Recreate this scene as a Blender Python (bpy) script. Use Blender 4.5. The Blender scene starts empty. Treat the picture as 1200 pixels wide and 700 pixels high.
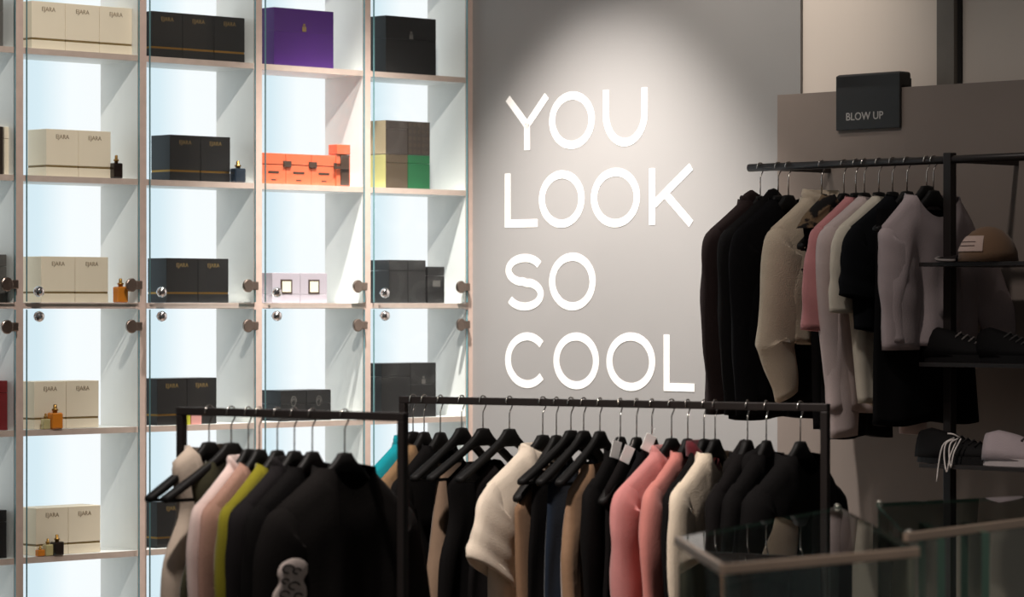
import bpy, bmesh, math, random
from mathutils import Vector, Matrix
S = bpy.context.scene
COL = S.collection
R = math.radians
# ------------------------------------------------------------ camera, world, lights
F = 3800.0            # focal length in pixels of the 1200 px wide frame
EYE = 1.55
HOR = 361.0           # row of the horizon
cam_d = bpy.data.cameras.new('camera')
cam = bpy.data.objects.new('camera', cam_d); COL.objects.link(cam)
cam_d.sensor_width = 36; cam_d.lens = F / 1200 * 36
cam_d.shift_y = (HOR - 350) / 1200
cam_d.clip_start = 0.1; cam_d.clip_end = 60
cam.location = (0, 0, EYE); cam.rotation_euler = (R(90), 0, 0)
cam_d.dof.use_dof = True; cam_d.dof.focus_distance = 9.9; cam_d.dof.aperture_fstop = 4.2
S.camera = cam
W = bpy.data.worlds.new('world'); S.world = W; W.use_nodes = True
W.node_tree.nodes['Background'].inputs[0].default_value = (1.0, 0.965, 0.94, 1)
W.node_tree.nodes['Background'].inputs[1].default_value = 0.075
S.view_settings.view_transform = 'Standard'; S.view_settings.look = 'None'
S.view_settings.gamma = 1; S.view_settings.exposure = 0.0
try: S.view_settings.use_curve_mapping = False
except Exception: pass
S.cycles.max_bounces = 10; S.cycles.transparent_max_bounces = 24
S.cycles.caustics_reflective = False; S.cycles.caustics_refractive = False

# cabinet frame: U along the cabinet front (right, away), VB into the cabinet ; wall frame: WD along the lettered wall, WN out of it
U = Vector((.718, .697, 0)).normalized(); VB = Vector((-U.y, U.x, 0))
F0 = Vector((-1.5434, 10.147, 0))
WD = -VB; WN = -U
C0 = Vector((-.1400, 11.510, 0))
def cab(u, d, z): return F0 + U*u + VB*d + Vector((0, 0, z))
def wal(t, n, z): return C0 + WD*t + WN*n + Vector((0, 0, z))
def on_line(px, P, D):
    """parameter s where the line P + s D (plan view) meets the sight line of image column px"""
    k = (px - 600)/F
    return (k*P.y - P.x)/(D.x - k*D.y)
def u_at(px, d): return on_line(px, F0 + VB*d, U)
def t_at(px, n): return on_line(px, C0 + WN*n, WD)
def z_at(py, P): return EYE - (py - HOR)*P.y/F

def spot(name, loc, target, energy, color, angle, blend, radius=.04):
    l = bpy.data.lights.new(name, 'SPOT'); o = bpy.data.objects.new(name, l); COL.objects.link(o)
    l.energy = energy; l.color = color; l.spot_size = R(angle); l.spot_blend = blend; l.shadow_soft_size = radius
    o.location = loc; o.rotation_euler = (Vector(target) - Vector(loc)).to_track_quat('-Z', 'Y').to_euler()
    return o
WARM = (1, .91, .845)
# wall washer over the lettering
spot('spot_lettering', wal(.69, .90, 3.75), wal(.69, .60, 1.6), 930, (1, .935, .885), 62, .7)
# track spots above the shop floor, with added fill lamps among them
spot('spot_cabinet', (-.3, 7.2, 4.9), cab(.65, 0, 2.0), 580, WARM, 56, 1, .06)
spot('spot_rack', (-1.0, 6.9, 4.2), (.05, 8.2, 1.15), 600, WARM, 44, .8, .08)
spot('fill_wall_rail', (-.2, 7.6, 4.4), wal(2.15, .45, 1.6), 125, (1, .92, .865), 40, 1, .08)  # added unseen fill lamp, lifts the clothes on the wall rail
spot('fill_showcase', (.2, 4.6, 4.2), (.75, 6.3, 1.1), 120, WARM, 36, .9, .08)  # invented fill with no known source, brightens the showcase frames
spot('spot_back_wall', wal(1.35, 1.1, 3.9), wal(1.4, 0, 2.75), 150, (1, .92, .84), 50, 1, .08)

# ------------------------------------------------------------ materials
def srgb(h):
    f = lambda c: c/12.92 if c <= .04045 else ((c+.055)/1.055)**2.4
    return tuple(f(c/255) for c in h) + (1,)
def mat(name, col, rough=.6, metal=0, noise=.08, scale=12, bump=0, bscale=60, spec=.5, coat=0, sheen=0):
    m = bpy.data.materials.new(name); m.use_nodes = True
    nt = m.node_tree; b = nt.nodes['Principled BSDF']
    c = srgb(col)
    b.inputs['Roughness'].default_value = rough; b.inputs['Metallic'].default_value = metal
    b.inputs['Specular IOR Level'].default_value = spec
    if coat: b.inputs['Coat Weight'].default_value = coat
    if sheen: b.inputs['Sheen Weight'].default_value = sheen
    tc = nt.nodes.new('ShaderNodeTexCoord')
    n = nt.nodes.new('ShaderNodeTexNoise'); n.inputs['Scale'].default_value = scale; n.inputs['Detail'].default_value = 4
    nt.links.new(tc.outputs['Object'], n.inputs['Vector'])
    r = nt.nodes.new('ShaderNodeValToRGB')
    r.color_ramp.elements[0].position = .3; r.color_ramp.elements[1].position = .7
    r.color_ramp.elements[0].color = tuple(x*(1-noise) for x in c[:3]) + (1,)
    r.color_ramp.elements[1].color = tuple(min(1, x*(1+noise)) for x in c[:3]) + (1,)
    nt.links.new(n.outputs['Fac'], r.inputs['Fac']); nt.links.new(r.outputs['Color'], b.inputs['Base Color'])
    if bump:
        n2 = nt.nodes.new('ShaderNodeTexNoise'); n2.inputs['Scale'].default_value = bscale
        nt.links.new(tc.outputs['Object'], n2.inputs['Vector'])
        bp = nt.nodes.new('ShaderNodeBump'); bp.inputs['Strength'].default_value = bump; bp.inputs['Distance'].default_value = .004
        nt.links.new(n2.outputs['Fac'], bp.inputs['Height']); nt.links.new(bp.outputs['Normal'], b.inputs['Normal'])
    return m
def glass_mat(name, tint, ior=1.45):
    m = bpy.data.materials.new(name); m.use_nodes = True
    nt = m.node_tree; nt.nodes.clear()
    out = nt.nodes.new('ShaderNodeOutputMaterial'); mx = nt.nodes.new('ShaderNodeMixShader')
    tr = nt.nodes.new('ShaderNodeBsdfTransparent'); tr.inputs[0].default_value = tint
    gl = nt.nodes.new('ShaderNodeBsdfGlossy'); gl.inputs['Roughness'].default_value = .015
    fr = nt.nodes.new('ShaderNodeFresnel'); fr.inputs[0].default_value = ior
    geo = nt.nodes.new('ShaderNodeNewGeometry'); inv = nt.nodes.new('ShaderNodeMath'); inv.operation = 'SUBTRACT'; inv.inputs[0].default_value = 1
    mul = nt.nodes.new('ShaderNodeMath'); mul.operation = 'MULTIPLY'
    nt.links.new(geo.outputs['Backfacing'], inv.inputs[1]); nt.links.new(fr.outputs[0], mul.inputs[0]); nt.links.new(inv.outputs[0], mul.inputs[1])
    nt.links.new(mul.outputs[0], mx.inputs[0]); nt.links.new(tr.outputs[0], mx.inputs[1]); nt.links.new(gl.outputs[0], mx.inputs[2])
    nt.links.new(mx.outputs[0], out.inputs[0])
    return m
def backlit_mat():
    """opal panel with a vertical light tube behind its right half"""
    m = bpy.data.materials.new('backlit_panel'); m.use_nodes = True
    nt = m.node_tree; nt.nodes.clear()
    out = nt.nodes.new('ShaderNodeOutputMaterial'); em = nt.nodes.new('ShaderNodeEmission')
    tc = nt.nodes.new('ShaderNodeTexCoord'); sp = nt.nodes.new('ShaderNodeSeparateXYZ')
    r = nt.nodes.new('ShaderNodeValToRGB'); e = r.color_ramp.elements
    e[0].position = 0; e[0].color = (.66, .81, .90, 1)
    e[1].position = 1; e[1].color = (1, 1.01, 1.02, 1)
    k = r.color_ramp.elements.new(.45); k.color = (.73, .87, .94, 1)
    k = r.color_ramp.elements.new(.72); k.color = (.99, 1.02, 1.04, 1)
    nt.links.new(tc.outputs['Generated'], sp.inputs[0]); nt.links.new(sp.outputs['X'], r.inputs['Fac'])
    nt.links.new(r.outputs[0], em.inputs[0]); em.inputs[1].default_value = 1.0
    nt.links.new(em.outputs[0], out.inputs[0])
    return m
M = {}
def K(name, *a, **k):
    if name not in M: M[name] = mat(name, *a, **k)
    return M[name]
K('floor', (120, 108, 98), .45, noise=.1, scale=3)
K('grey_paint', (140, 138, 136), .85, noise=.02, scale=2, bump=.05, bscale=200)
K('dark_ceiling_paint', (60, 58, 56), .9)
K('pale_paint', (212, 200, 188), .9, noise=.02, scale=2)
K('panel_paint', (134, 121, 112), .8, noise=.05, scale=3)
K('trim_grey', (112, 106, 98), .6)
K('gap_dark', (30, 27, 25), .8)
K('letter_white', (250, 247, 243), .6, noise=.005)
K('edge_wood', (196, 174, 162), .55, noise=.06, scale=30)
K('white_laminate', (226, 226, 222), .45, noise=.02)
K('chrome', (225, 220, 220), .12, 1, noise=.02)
K('brushed', (150, 135, 125), .3, 1, noise=.05)
K('black_metal', (44, 38, 36), .45, .3, noise=.06)
K('wire', (215, 208, 200), .22, 1, noise=.02)
K('hanger_black', (15, 13, 12), .6, noise=.05, spec=.3)
K('gold', (170, 130, 70), .3, 1, noise=.05)
K('gold_print', (128, 104, 62), .5, noise=.05)
K('brown_print', (140, 118, 92), .7, noise=.03)
K('cream_card', (238, 222, 198), .6, noise=.02)
K('black_card', (30, 28, 28), .35, noise=.04)
K('purple_card', (72, 32, 106), .3, noise=.04, coat=.3)
K('orange_card', (208, 98, 64), .5, noise=.03)
K('brown_card', (52, 42, 36), .3, noise=.06)
K('olive_card', (74, 60, 44), .3, noise=.06)
K('green_card', (22, 88, 50), .3, noise=.06)
K('lilac_card', (176, 164, 172), .6, noise=.02)
K('red_card', (120, 32, 34), .5)
K('pale_side', (188, 178, 116), .4)
K('tan_card', (170, 150, 120), .5)
K('grey_card', (92, 88, 84), .5)
K('dark_print', (62, 44, 34), .5)
K('amber', (214, 128, 40), .12, noise=.1, coat=.5)
K('dark_glass', (34, 24, 20), .12, noise=.1, coat=.5)
K('blue_glass', (34, 44, 56), .12, coat=.5)
K('pale_glass', (196, 180, 130), .15, coat=.5)
K('pink_card', (222, 158, 150), .5)
K('yellow_card', (190, 184, 60), .5)
K('sign_black', (34, 33, 32), .5, noise=.03)
K('sign_letters', (175, 170, 164), .6, noise=.02)
K('case_frame', (224, 196, 172), .4, 0, noise=.05)
K('steel_fitting', (235, 228, 215), .25, 1, noise=.02)
K('plinth', (44, 42, 40), .5)
K('glass_edge', (96, 142, 148), .2, noise=.02)
K('case_edge', (96, 128, 112), .2, noise=.02)
M['pane'] = glass_mat('pane', (.975, .992, .992, 1), 1.25)
M['case_pane'] = glass_mat('case_pane', (.93, .965, .945, 1), 1.45)
M['backlit'] = backlit_mat()

# ------------------------------------------------------------ helpers
def obj(name, bm, m, parent=None, smooth=False, mats=None):
    me = bpy.data.meshes.new(name); bm.normal_update(); bm.to_mesh(me); bm.free()
    for q in (mats or [m]): me.materials.append(q)
    if smooth:
        for p in me.polygons: p.use_smooth = True
    o = bpy.data.objects.new(name, me); COL.objects.link(o)
    if parent: o.parent = parent
    return o
def tag(o, label, cat, group=None):
    o['label'] = label; o['category'] = cat
    if group: o['group'] = group
    return o
def thing(name, label, cat, loc=(0, 0, 0), rz=0, group=None):
    o = bpy.data.objects.new(name, None); COL.objects.link(o)
    o.empty_display_size = .05
    o.location = loc; o.rotation_euler = (0, 0, rz)
    return tag(o, label, cat, group)
def bx(bm, x0, x1, y0, y1, z0, z1, bevel=0, mi=0):
    r = bmesh.ops.create_cube(bm, size=1)
    for v in r['verts']:
        v.co = Vector((x0 + (v.co.x+.5)*(x1-x0), y0 + (v.co.y+.5)*(y1-y0), z0 + (v.co.z+.5)*(z1-z0)))
    fs = list({f for v in r['verts'] for f in v.link_faces})
    for f in fs: f.material_index = mi
    if bevel:
        es = list({e for f in fs for e in f.edges})
        bmesh.ops.bevel(bm, geom=es, offset=bevel, segments=2, affect='EDGES', profile=.5)
    return bm
def box(name, m, parent, x0, x1, y0, y1, z0, z1, bevel=0):
    bm = bmesh.new(); bx(bm, x0, x1, y0, y1, z0, z1, bevel)
    return obj(name, bm, m, parent)
def tube(bm, pts, rad, seg=8, cap=True):
    pts = [Vector(p) for p in pts]
    rr = rad if isinstance(rad, (list, tuple)) else [rad]*len(pts)
    t0 = (pts[1]-pts[0]).normalized()
    ref = Vector((0, 0, 1)) if abs(t0.z) < .9 else Vector((1, 0, 0))
    nrm = t0.cross(ref).normalized()
    rings = []
    for i, p in enumerate(pts):
        t = (pts[min(i+1, len(pts)-1)] - pts[max(i-1, 0)]).normalized()
        nrm = (nrm - t*nrm.dot(t)).normalized(); b = t.cross(nrm)
        rings.append([bm.verts.new(p + (nrm*math.cos(a) + b*math.sin(a))*rr[i]) for a in [2*math.pi*k/seg for k in range(seg)]])
    for a, b in zip(rings, rings[1:]):
        for k in range(seg): bm.faces.new((a[k], a[(k+1) % seg], b[(k+1) % seg], b[k]))
    if cap: bm.faces.new(rings[0][::-1]); bm.faces.new(rings[-1])
    return bm
def lathe(bm, prof, seg=16, c=(0, 0, 0)):
    rings = []
    for r, z in prof:
        rings.append([bm.verts.new((c[0]+r*math.cos(2*math.pi*k/seg), c[1]+r*math.sin(2*math.pi*k/seg), c[2]+z)) for k in range(seg)])
    for a, b in zip(rings, rings[1:]):
        for k in range(seg): bm.faces.new((a[k], a[(k+1) % seg], b[(k+1) % seg], b[k]))
    bm.faces.new(rings[0][::-1]); bm.faces.new(rings[-1])
    return bm
def smoothstep(a, b, x):
    x = max(0, min(1, (x-a)/(b-a))); return x*x*(3-2*x)
def interp(tab, x):
    for (a, va), (b, vb) in zip(tab, tab[1:]):
        if x <= b:
            s = (x-a)/(b-a) if b > a else 0
            s = max(0, min(1, s)); return va + (vb-va)*s
    return tab[-1][1]
def catmull(pts, n):
    pts = [Vector(p) for p in pts]
    P = [pts[0]*2-pts[1]] + pts + [pts[-1]*2-pts[-2]]
    out = []
    for k in range(n):
        s = k/(n-1)*(len(pts)-1); i = min(int(s), len(pts)-2); t = s-i
        a, b, c, d = P[i], P[i+1], P[i+2], P[i+3]
        out.append(.5*((2*b)+(c-a)*t+(2*a-5*b+4*c-d)*t*t+(3*b-a-3*c+d)*t**3))
    return out
def struct(name, bm, m):
    o = obj(name, bm, m); o['kind'] = 'structure'; return o
def text_mesh(name, txt, size, m, parent, loc, rot, thick=.0004, align='CENTER', bold=0):
    cu = bpy.data.curves.new('lettering_curve', 'FONT'); cu.body = txt; cu.size = size; cu.align_x = align; cu.extrude = thick; cu.offset = bold
    cu.resolution_u = 3
    t = bpy.data.objects.new('lettering_curve', cu); COL.objects.link(t)
    dg = bpy.context.evaluated_depsgraph_get()
    me = bpy.data.meshes.new_from_object(t.evaluated_get(dg)); bpy.data.objects.remove(t); bpy.data.curves.remove(cu)
    me.name = name; me.materials.clear(); me.materials.append(m)
    o = bpy.data.objects.new(name, me); COL.objects.link(o); o.parent = parent; o.location = loc; o.rotation_euler = rot
    return o
RU = math.atan2(U.y, U.x)        # rotation that turns local +X along the cabinet front
RW = math.atan2(WD.y, WD.x)      # rotation that turns local +X along the lettered wall (local -Y faces the room)

# ------------------------------------------------------------ setting
bm = bmesh.new(); bx(bm, -6, 6, -1, 15, -.1, 0); struct('floor', bm, M['floor'])
def wall_box(name, m, P, D, L0, L1, thick_dir, thick, z0, z1):
    bm = bmesh.new(); vs = []
    for z in (z0, z1):
        for a, b in ((L0, 0), (L1, 0), (L1, thick), (L0, thick)):
            q = P + D*a + thick_dir*b; vs.append(bm.verts.new((q.x, q.y, z)))
    for f in ((0, 1, 2, 3), (4, 5, 6, 7), (0, 1, 5, 4), (1, 2, 6, 5), (2, 3, 7, 6), (3, 0, 4, 7)): bm.faces.new([vs[i] for i in f])
    bmesh.ops.recalc_face_normals(bm, faces=bm.faces)
    return struct(name, bm, m)
TE = t_at(938, 0)
wall_box('wall_right', M['grey_paint'], C0 - WD*.32, WD, 0, TE+.32, -WN, .01, 0, 3.3)
wall_box('wall_back', M['pale_paint'], C0 - WN*.0105, WD, -.32, 3.9, -WN, .08, 0, 3.3)
wall_box('wall_left', M['pale_paint'], F0 + VB*.26, U, -1.2, 2.0, VB, .08, 0, 3.3)
TP = t_at(911, .12)
part = wall_box('wall_partition', M['panel_paint'], C0 + WN*.12, WD, TP, 3.6, -WN, .04, 0, 2.228)
ta, tb = t_at(1098, .018), t_at(1118, .018)
wall_box('trim_1', M['trim_grey'], C0 - WN*.0105, WD, ta, tb, WN, .03, 2.0, 3.3)
wall_box('trim_2', M['gap_dark'], C0 - WN*.0105, WD, tb+.002, tb+.012, WN, .012, 2.0, 3.3)

# ------------------------------------------------------------ lettering on the wall
def stroke(bm, pts, w, closed=False, thick=.0012):
    """flat stroke of width w along 2D points (t, z), as a thin raised ribbon"""
    n = len(pts); P = [Vector((a, b)) for a, b in pts]
    L, Rr = [], []
    for i in range(n):
        a = P[(i-1) % n] if (closed or i > 0) else P[i]; b = P[(i+1) % n] if (closed or i < n-1) else P[i]
        d1 = (P[i]-a); d2 = (b-P[i])
        d1 = d1.normalized() if d1.length > 1e-7 else d2.normalized()
        d2 = d2.normalized() if d2.length > 1e-7 else d1
        n1 = Vector((-d1.y, d1.x)); n2 = Vector((-d2.y, d2.x)); m_ = (n1+n2).normalized()
        k = w/2/max(.35, m_.dot(n1)); L.append(P[i]+m_*k); Rr.append(P[i]-m_*k)
    def ring(y): return [bm.verts.new((p.x, y, p.y)) for p in L], [bm.verts.new((p.x, y, p.y)) for p in Rr]
    lf, rf = ring(-thick); lb, rb = ring(0)
    for i in range(n if closed else n-1):
        j = (i+1) % n
        bm.faces.new((lf[i], rf[i], rf[j], lf[j])); bm.faces.new((lf[i], lf[j], lb[j], lb[i])); bm.faces.new((rf[i], rb[i], rb[j], rf[j]))
    if not closed:
        for i in (0, n-1): bm.faces.new((lf[i], lb[i], rb[i], rf[i]))
lett = thing('wall_lettering', 'large white capital letters in four lines on the spotlit grey wall', 'lettering', wal(0, 0, 0), RW)
SW = .027
def arc(cx, cz, rx, rz, a0, a1, n=28): return [(cx+rx*math.cos(R(a0+(a1-a0)*k/n)), cz+rz*math.sin(R(a0+(a1-a0)*k/n))) for k in range(n+1)]
def letter(ch, xa, xb, ya, yb):
    t0, t1 = t_at(xa, .004), t_at(xb, .004); tc = (t0+t1)/2
    z1 = z_at(ya, wal(tc, .004, 0)); z0 = z_at(yb, wal(tc, .004, 0))
    h = SW/2; bm = bmesh.new()
    a, b, lo, hi = t0+h, t1-h, z0+h, z1-h; zc = (z0+z1)/2
    rx, rz = (b-a)/2, (hi-lo)/2
    if ch == 'O': stroke(bm, arc(tc, zc, rx, rz, 0, 360, 44)[:-1], SW, True)
    elif ch == 'C': stroke(bm, arc(tc, zc, rx*1.08, rz, 42, 318, 34), SW)
    elif ch == 'Y':
        zm = z0+(z1-z0)*.47
        stroke(bm, [(a, z1), (tc, zm), (b, z1)], SW); stroke(bm, [(tc, zm+.008), (tc, z0)], SW)
    elif ch == 'U': stroke(bm, [(a, z1)] + [(p, q) for p, q in arc(tc, lo+rx*1.05, rx, rx*1.05, 180, 360, 24)] + [(b, z1)], SW)
    elif ch == 'L': stroke(bm, [(a, z1), (a, lo), (t1, lo)], SW)
    elif ch == 'K':
        stroke(bm, [(a, z1), (a, z0)], SW); stroke(bm, [(a+.008, z0+(z1-z0)*.36), (b+.006, z1)], SW)
        stroke(bm, [(a+(b-a)*.33, z0+(z1-z0)*.56), (b+.006, z0)], SW)
    elif ch == 'S':
        r2 = rz/2
        up = arc(tc, zc+r2, rx, r2, 25, 270, 26); dn = arc(tc, zc-r2, rx, r2, 90, -155, 26)
        stroke(bm, up[:-2]+[(tc-rx*.12, zc+r2*.07), (tc+rx*.12, zc-r2*.07)]+dn[2:], SW)
    obj('letter', bm, M['letter_white'], lett)
for a in (('Y', 591, 643, 114, 176), ('O', 643, 696, 107.5, 174.5), ('U', 706, 758, 104, 171.5),
          ('L', 591, 629, 203, 266.5), ('O', 631, 684, 200, 267), ('O', 692, 749, 197, 266.5), ('K', 760, 811, 196.5, 263),
          ('S', 592, 636, 298, 364), ('O', 643, 697, 296.5, 364), ('C', 593, 641, 390, 455), ('O', 648, 701, 390, 456.5),
          ('O', 710, 767, 390, 458.5), ('L', 777, 813, 392.5, 459)): letter(*a)

# hooked sign over the partition
tS0, tS1 = t_at(981, .125), t_at(1056, .125)
sgn = thing('hook_sign', 'black sign reading BLOW UP hooked over the partition top', 'sign', wal((tS0+tS1)/2, .12, 2.228), RW)
hw = (tS1-tS0)/2
box('top_cap', M['sign_black'], sgn, -hw, hw, -.012, .046, .0005, .050, .008)
box('front_plate', M['sign_black'], sgn, -hw, hw, -.012, -.002, -.124, .046, .003)
box('back_flange', M['sign_black'], sgn, -hw, hw, .0415, .046, -.05, .03, .001)
text_mesh('lettering', 'BLOW UP', .034, M['sign_letters'], sgn, (-.012, -.0122, -.094), (R(90), 0, 0), bold=.0003)

# ------------------------------------------------------------ display cabinet
CW = .485; PW = .034; DEP = .205; ST = .019
SH = [2.757, 2.357, 1.957, 1.557, 1.157, .757, .357]
cabn = thing('display_cabinet', 'backlit white display cabinet with wood edged shelves and glass doors', 'cabinet', cab(0, 0, 0), RU)
def lamin(name, x0, x1, y0, y1, z0, z1):
    bm = bmesh.new(); bx(bm, x0, x1, y0+.003, y1, z0, z1)
    o = obj(name, bm, M['white_laminate'], cabn)
    b2 = bmesh.new(); bx(b2, x0, x1, y0, y0+.0028, z0, z1)
    obj('edge_band', b2, M['edge_wood'], o)
    return o
for c in range(-1, 5): lamin('divider', c*CW-PW/2, c*CW+PW/2, 0, DEP, 0, 3.0)
lamin('divider', -CW-CW-PW/2, -CW-CW+PW/2, 0, DEP, 0, 3.0)
back = None
for c in range(-2, 4):
    for z in SH: lamin('shelf', c*CW+PW/2, (c+1)*CW-PW/2, 0, DEP-.006, z-ST/2, z+ST/2)
    box('backlit_panel', M['backlit'], cabn, c*CW+PW/2, (c+1)*CW-PW/2, DEP-.005, DEP, .1, 2.99)
box('back_board', M['white_laminate'], cabn, -2*CW, 4*CW, DEP+.001, DEP+.03, 0, 3.0)
box('plinth', M['white_laminate'], cabn, -2*CW+PW/2, 4*CW-PW/2, .02, DEP-.01, 0, .09)
knob_me = hinge_me = None
for c in range(-2, 4):
    x0, x1 = c*CW+PW/2+.006, (c+1)*CW-PW/2-.004
    for z0, z1, up in ((1.557+ST/2+.003, 2.99, True), (.1, 1.557-ST/2-.003, False)):
        bm = bmesh.new(); bx(bm, x0, x1, -.014, -.006, z0, z1)
        for f in bm.faces: f.material_index = 0 if abs(f.normal.y) > .9 else 1
        d = obj('glass_door', bm, None, cabn, mats=[M['pane'], M['glass_edge']])
        zk = z0+.032 if up else z1-.022
        if knob_me is None:
            bm = bmesh.new(); lathe(bm, [(.004, 0), (.004, .008), (.011, .011), (.0165, .019), (.0175, .026), (.015, .034), (.008, .039), (.002, .040)], 18)
            bmesh.ops.rotate(bm, verts=bm.verts, cent=(0, 0, 0), matrix=Matrix.Rotation(R(90), 3, 'X'))
            k = obj('knob', bm, M['chrome'], d, True); knob_me = k.data
            bm = bmesh.new(); lathe(bm, [(.022, 0), (.022, .006), (.019, .008)], 20)
            bmesh.ops.rotate(bm, verts=bm.verts, cent=(0, 0, 0), matrix=Matrix.Rotation(R(90), 3, 'X'))
            bx(bm, .016, .044, -.006, .02, -.014, .014, .003)
            h = obj('hinge', bm, M['brushed'], d); hinge_me = h.data
        else:
            k = bpy.data.objects.new('knob', knob_me); COL.objects.link(k); k.parent = d
            h = bpy.data.objects.new('hinge', hinge_me); COL.objects.link(h); h.parent = d
        k.location = (x0+.026, -.014, zk)
        h.location = (x1-.036, -.014, zk+.022 if up else zk-.032)

# ------------------------------------------------------------ boxes and bottles in the cells
GB = {}
def shelf_top(r): return SH[r+1]+ST/2+.0006
def gift_box(xa, xb, r, h, col, label, cat='box', group=None, d=.03, depth=.10, z_off=0, style='band', side=None, pr='gold_print'):
    u0, u1 = u_at(xa, d), u_at(xb, d); w = u1-u0-.0015
    name = {'plain': 'carton', 'emblem': 'gift_box'}.get(style, 'perfume_box')
    o = thing(name, label, cat, cab((u0+u1)/2, d, shelf_top(r)+z_off), RU, group)
    m = M[col]; a = -w/2; b = w/2
    if style == 'band':
        box('base', m, o, a, b, 0, depth, 0, h*.195, .001)
        box('band', M['gold' if col == 'black_card' else 'gold_print'], o, a+.0012, b-.0012, .0012, depth-.0012, h*.18, h*.25)
        box('lid', m, o, a, b, 0, depth, h*.238, h, .0012)
        text_mesh('lettering', 'EJARA', h*.13, M[pr], o, (0, -.0003, h*.80), (R(90), 0, 0))
    elif style == 'emblem':
        box('body', m, o, a, b, 0, depth, 0, h*.6, .0003); box('lid', m, o, a, b, 0, depth, h*.6008, h, .0004)
        bm = bmesh.new(); bx(bm, -.009, .009, -.0016, -.0004, -.013, .004, .0004); bx(bm, -.005, .005, -.0016, -.0004, .006, .014, .0004)
        e = obj('emblem', bm, M[pr], o); e.location = (.0, 0, h*.68)
    elif style == 'label':
        box('body', m, o, a, b, 0, depth, 0, h*.28, .001); box('lid', m, o, a, b, 0, depth, h*.285, h, .001)
        lw = w*.21
        box('label_frame', M['dark_print'], o, -lw, lw, -.0012, 0, h*.30, h*.78); box('label_card', M['cream_card'], o, -lw*.74, lw*.74, -.002, -.0008, h*.36, h*.72)
    elif style == 'orange':
        box('body', m, o, a, b, 0, depth, 0, h*.62, .001); box('lid', m, o, a, b, 0, depth, h*.645, h, .001)
        box('clasp', M['dark_print'], o, b-.012, b+.022, -.005, .0, h*.56, h*.76, .001)
        box('title_bar', M['dark_print'], o, -w*.22, w*.22, -.0008, 0, h*.35, h*.42)
        box('small_print', M['dark_print'], o, -w*.10, w*.10, -.0008, 0, h*.12, h*.16)
    elif style == 'pattern':
        box('body', m, o, a, b, 0, depth, 0, h, .001)
        bm = bmesh.new()
        n = 5
        for i in range(n):
            for j in range(n):
                cx = a + (i+.5)*w/n; cz = (j+.5)*h/n; q = w/n*.36
                vs = [bm.verts.new((cx+dx*q, -.0006, cz+dz*q)) for dx, dz in ((1, 0), (0, 1), (-1, 0), (0, -1))]
                bm.faces.new(vs); 
                vs = [bm.verts.new((cx+dx*q*.5, -.001, cz+dz*q*.5)) for dx, dz in ((1, 0), (0, 1), (-1, 0), (0, -1))]
                f = bm.faces.new(vs); f.material_index = 1
        obj('printed_pattern', bm, None, o, mats=[M[pr], m])
    elif style == 'swirl':
        box('body', m, o, a, b, 0, depth, 0, h*.55, .001); box('lid', m, o, a, b, 0, depth, h*.555, h, .001)
        bm = bmesh.new(); pts = [(w*.12*math.cos(k*.4)*(1-k/40), h*.62+h*.2*math.sin(k*.4)*(1-k/40)) for k in range(24)]
        stroke(bm, pts, .003, thick=.001); obj('emblem', bm, M['grey_card'], o)
    else:
        box('body', m, o, a, b, 0, depth, 0, h*.75, .001); box('lid', m, o, a, b, 0, depth, h*.756, h, .001)
        if pr == 'square': box('label_card', M['grey_card'], o, -w*.2, w*.25, -.0008, 0, h*.45, h*.62)
    if side:
        box('side_panel', M[side], o, a-.0008, a, .001, depth-.001, .001, h-.001)
    return o
def row_boxes(edges, r, h, col, style, labels, group, **k):
    for a, b, l in zip(edges, edges[1:], labels): gift_box(a, b, r, h, col, l, group=group, style=style, **k)
G1 = 'cream perfume boxes in the cabinet'; G2 = 'black perfume boxes in the cabinet'
row_boxes([37, 76.5, 116.5, 155], 0, .152, 'cream_card', 'band', ['cream perfume box with brown band, left of three on the top left shelf', 'cream perfume box with brown band, middle of three on the top left shelf', 'cream perfume box with brown band, right of three on the top left shelf'], G1, pr='brown_print')
row_boxes([178, 214, 251, 287], 0, .150, 'black_card', 'band', ['black perfume box with gold band, left of the three black boxes in a row', 'black perfume box with gold band, middle of the three black boxes in a row', 'black perfume box with gold band, right of the three black boxes in a row'], G2)
gift_box(321, 391, 0, .196, 'purple_card', 'glossy purple gift box with a small emblem on the top shelf', style='emblem')
gift_box(452, 511, 0, .200, 'black_card', 'large black gift box with a small emblem beside the wall, top shelf', style='emblem', pr='grey_card', depth=.12)
row_boxes([54, 92, 130], 1, .150, 'cream_card', 'band', ['cream perfume box, left of the pair standing beside the dark bottle', 'cream perfume box directly left of the dark perfume bottle with gold cap'], G1, pr='brown_print')
row_boxes([199, 235, 270], 1, .150, 'black_card', 'band', ['black perfume box, left of the pair beside the small blue-black bottle', 'black perfume box directly left of the small blue-black bottle'], G2)
row_boxes([304+2, 335, 365, 394], 1, .104, 'orange_card', 'orange', ['orange perfume box at the left of three, partly behind the cabinet divider', 'orange perfume box in the middle of the row of three', 'orange perfume box at the right of three, next to the tall orange carton'], 'orange perfume boxes')
gift_box(452, 478, 1, .1175, 'olive_card', 'brown box with a yellow side, lower left in the stack of four', style='plain', side='pale_side', group='stack of four boxes')
gift_box(478, 504, 1, .1175, 'green_card', 'green box, lower right in the stack of four', style='plain', group='stack of four boxes')
gift_box(452, 478, 1, .1175, 'brown_card', 'plain dark brown box, upper left in the stack of four', style='plain', side='tan_card', group='stack of four boxes', z_off=.118)
gift_box(478, 504, 1, .1175, 'brown_card', 'dark box with a lattice print, upper right on the green box', style='pattern', pr='olive_card', group='stack of four boxes', z_off=.118)
row_boxes([48, 88, 127], 2, .146, 'cream_card', 'band', ['cream perfume box, left of the pair above the door knobs', 'cream perfume box directly left of the amber bottle above the door knobs'], G1, pr='brown_print')
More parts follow.
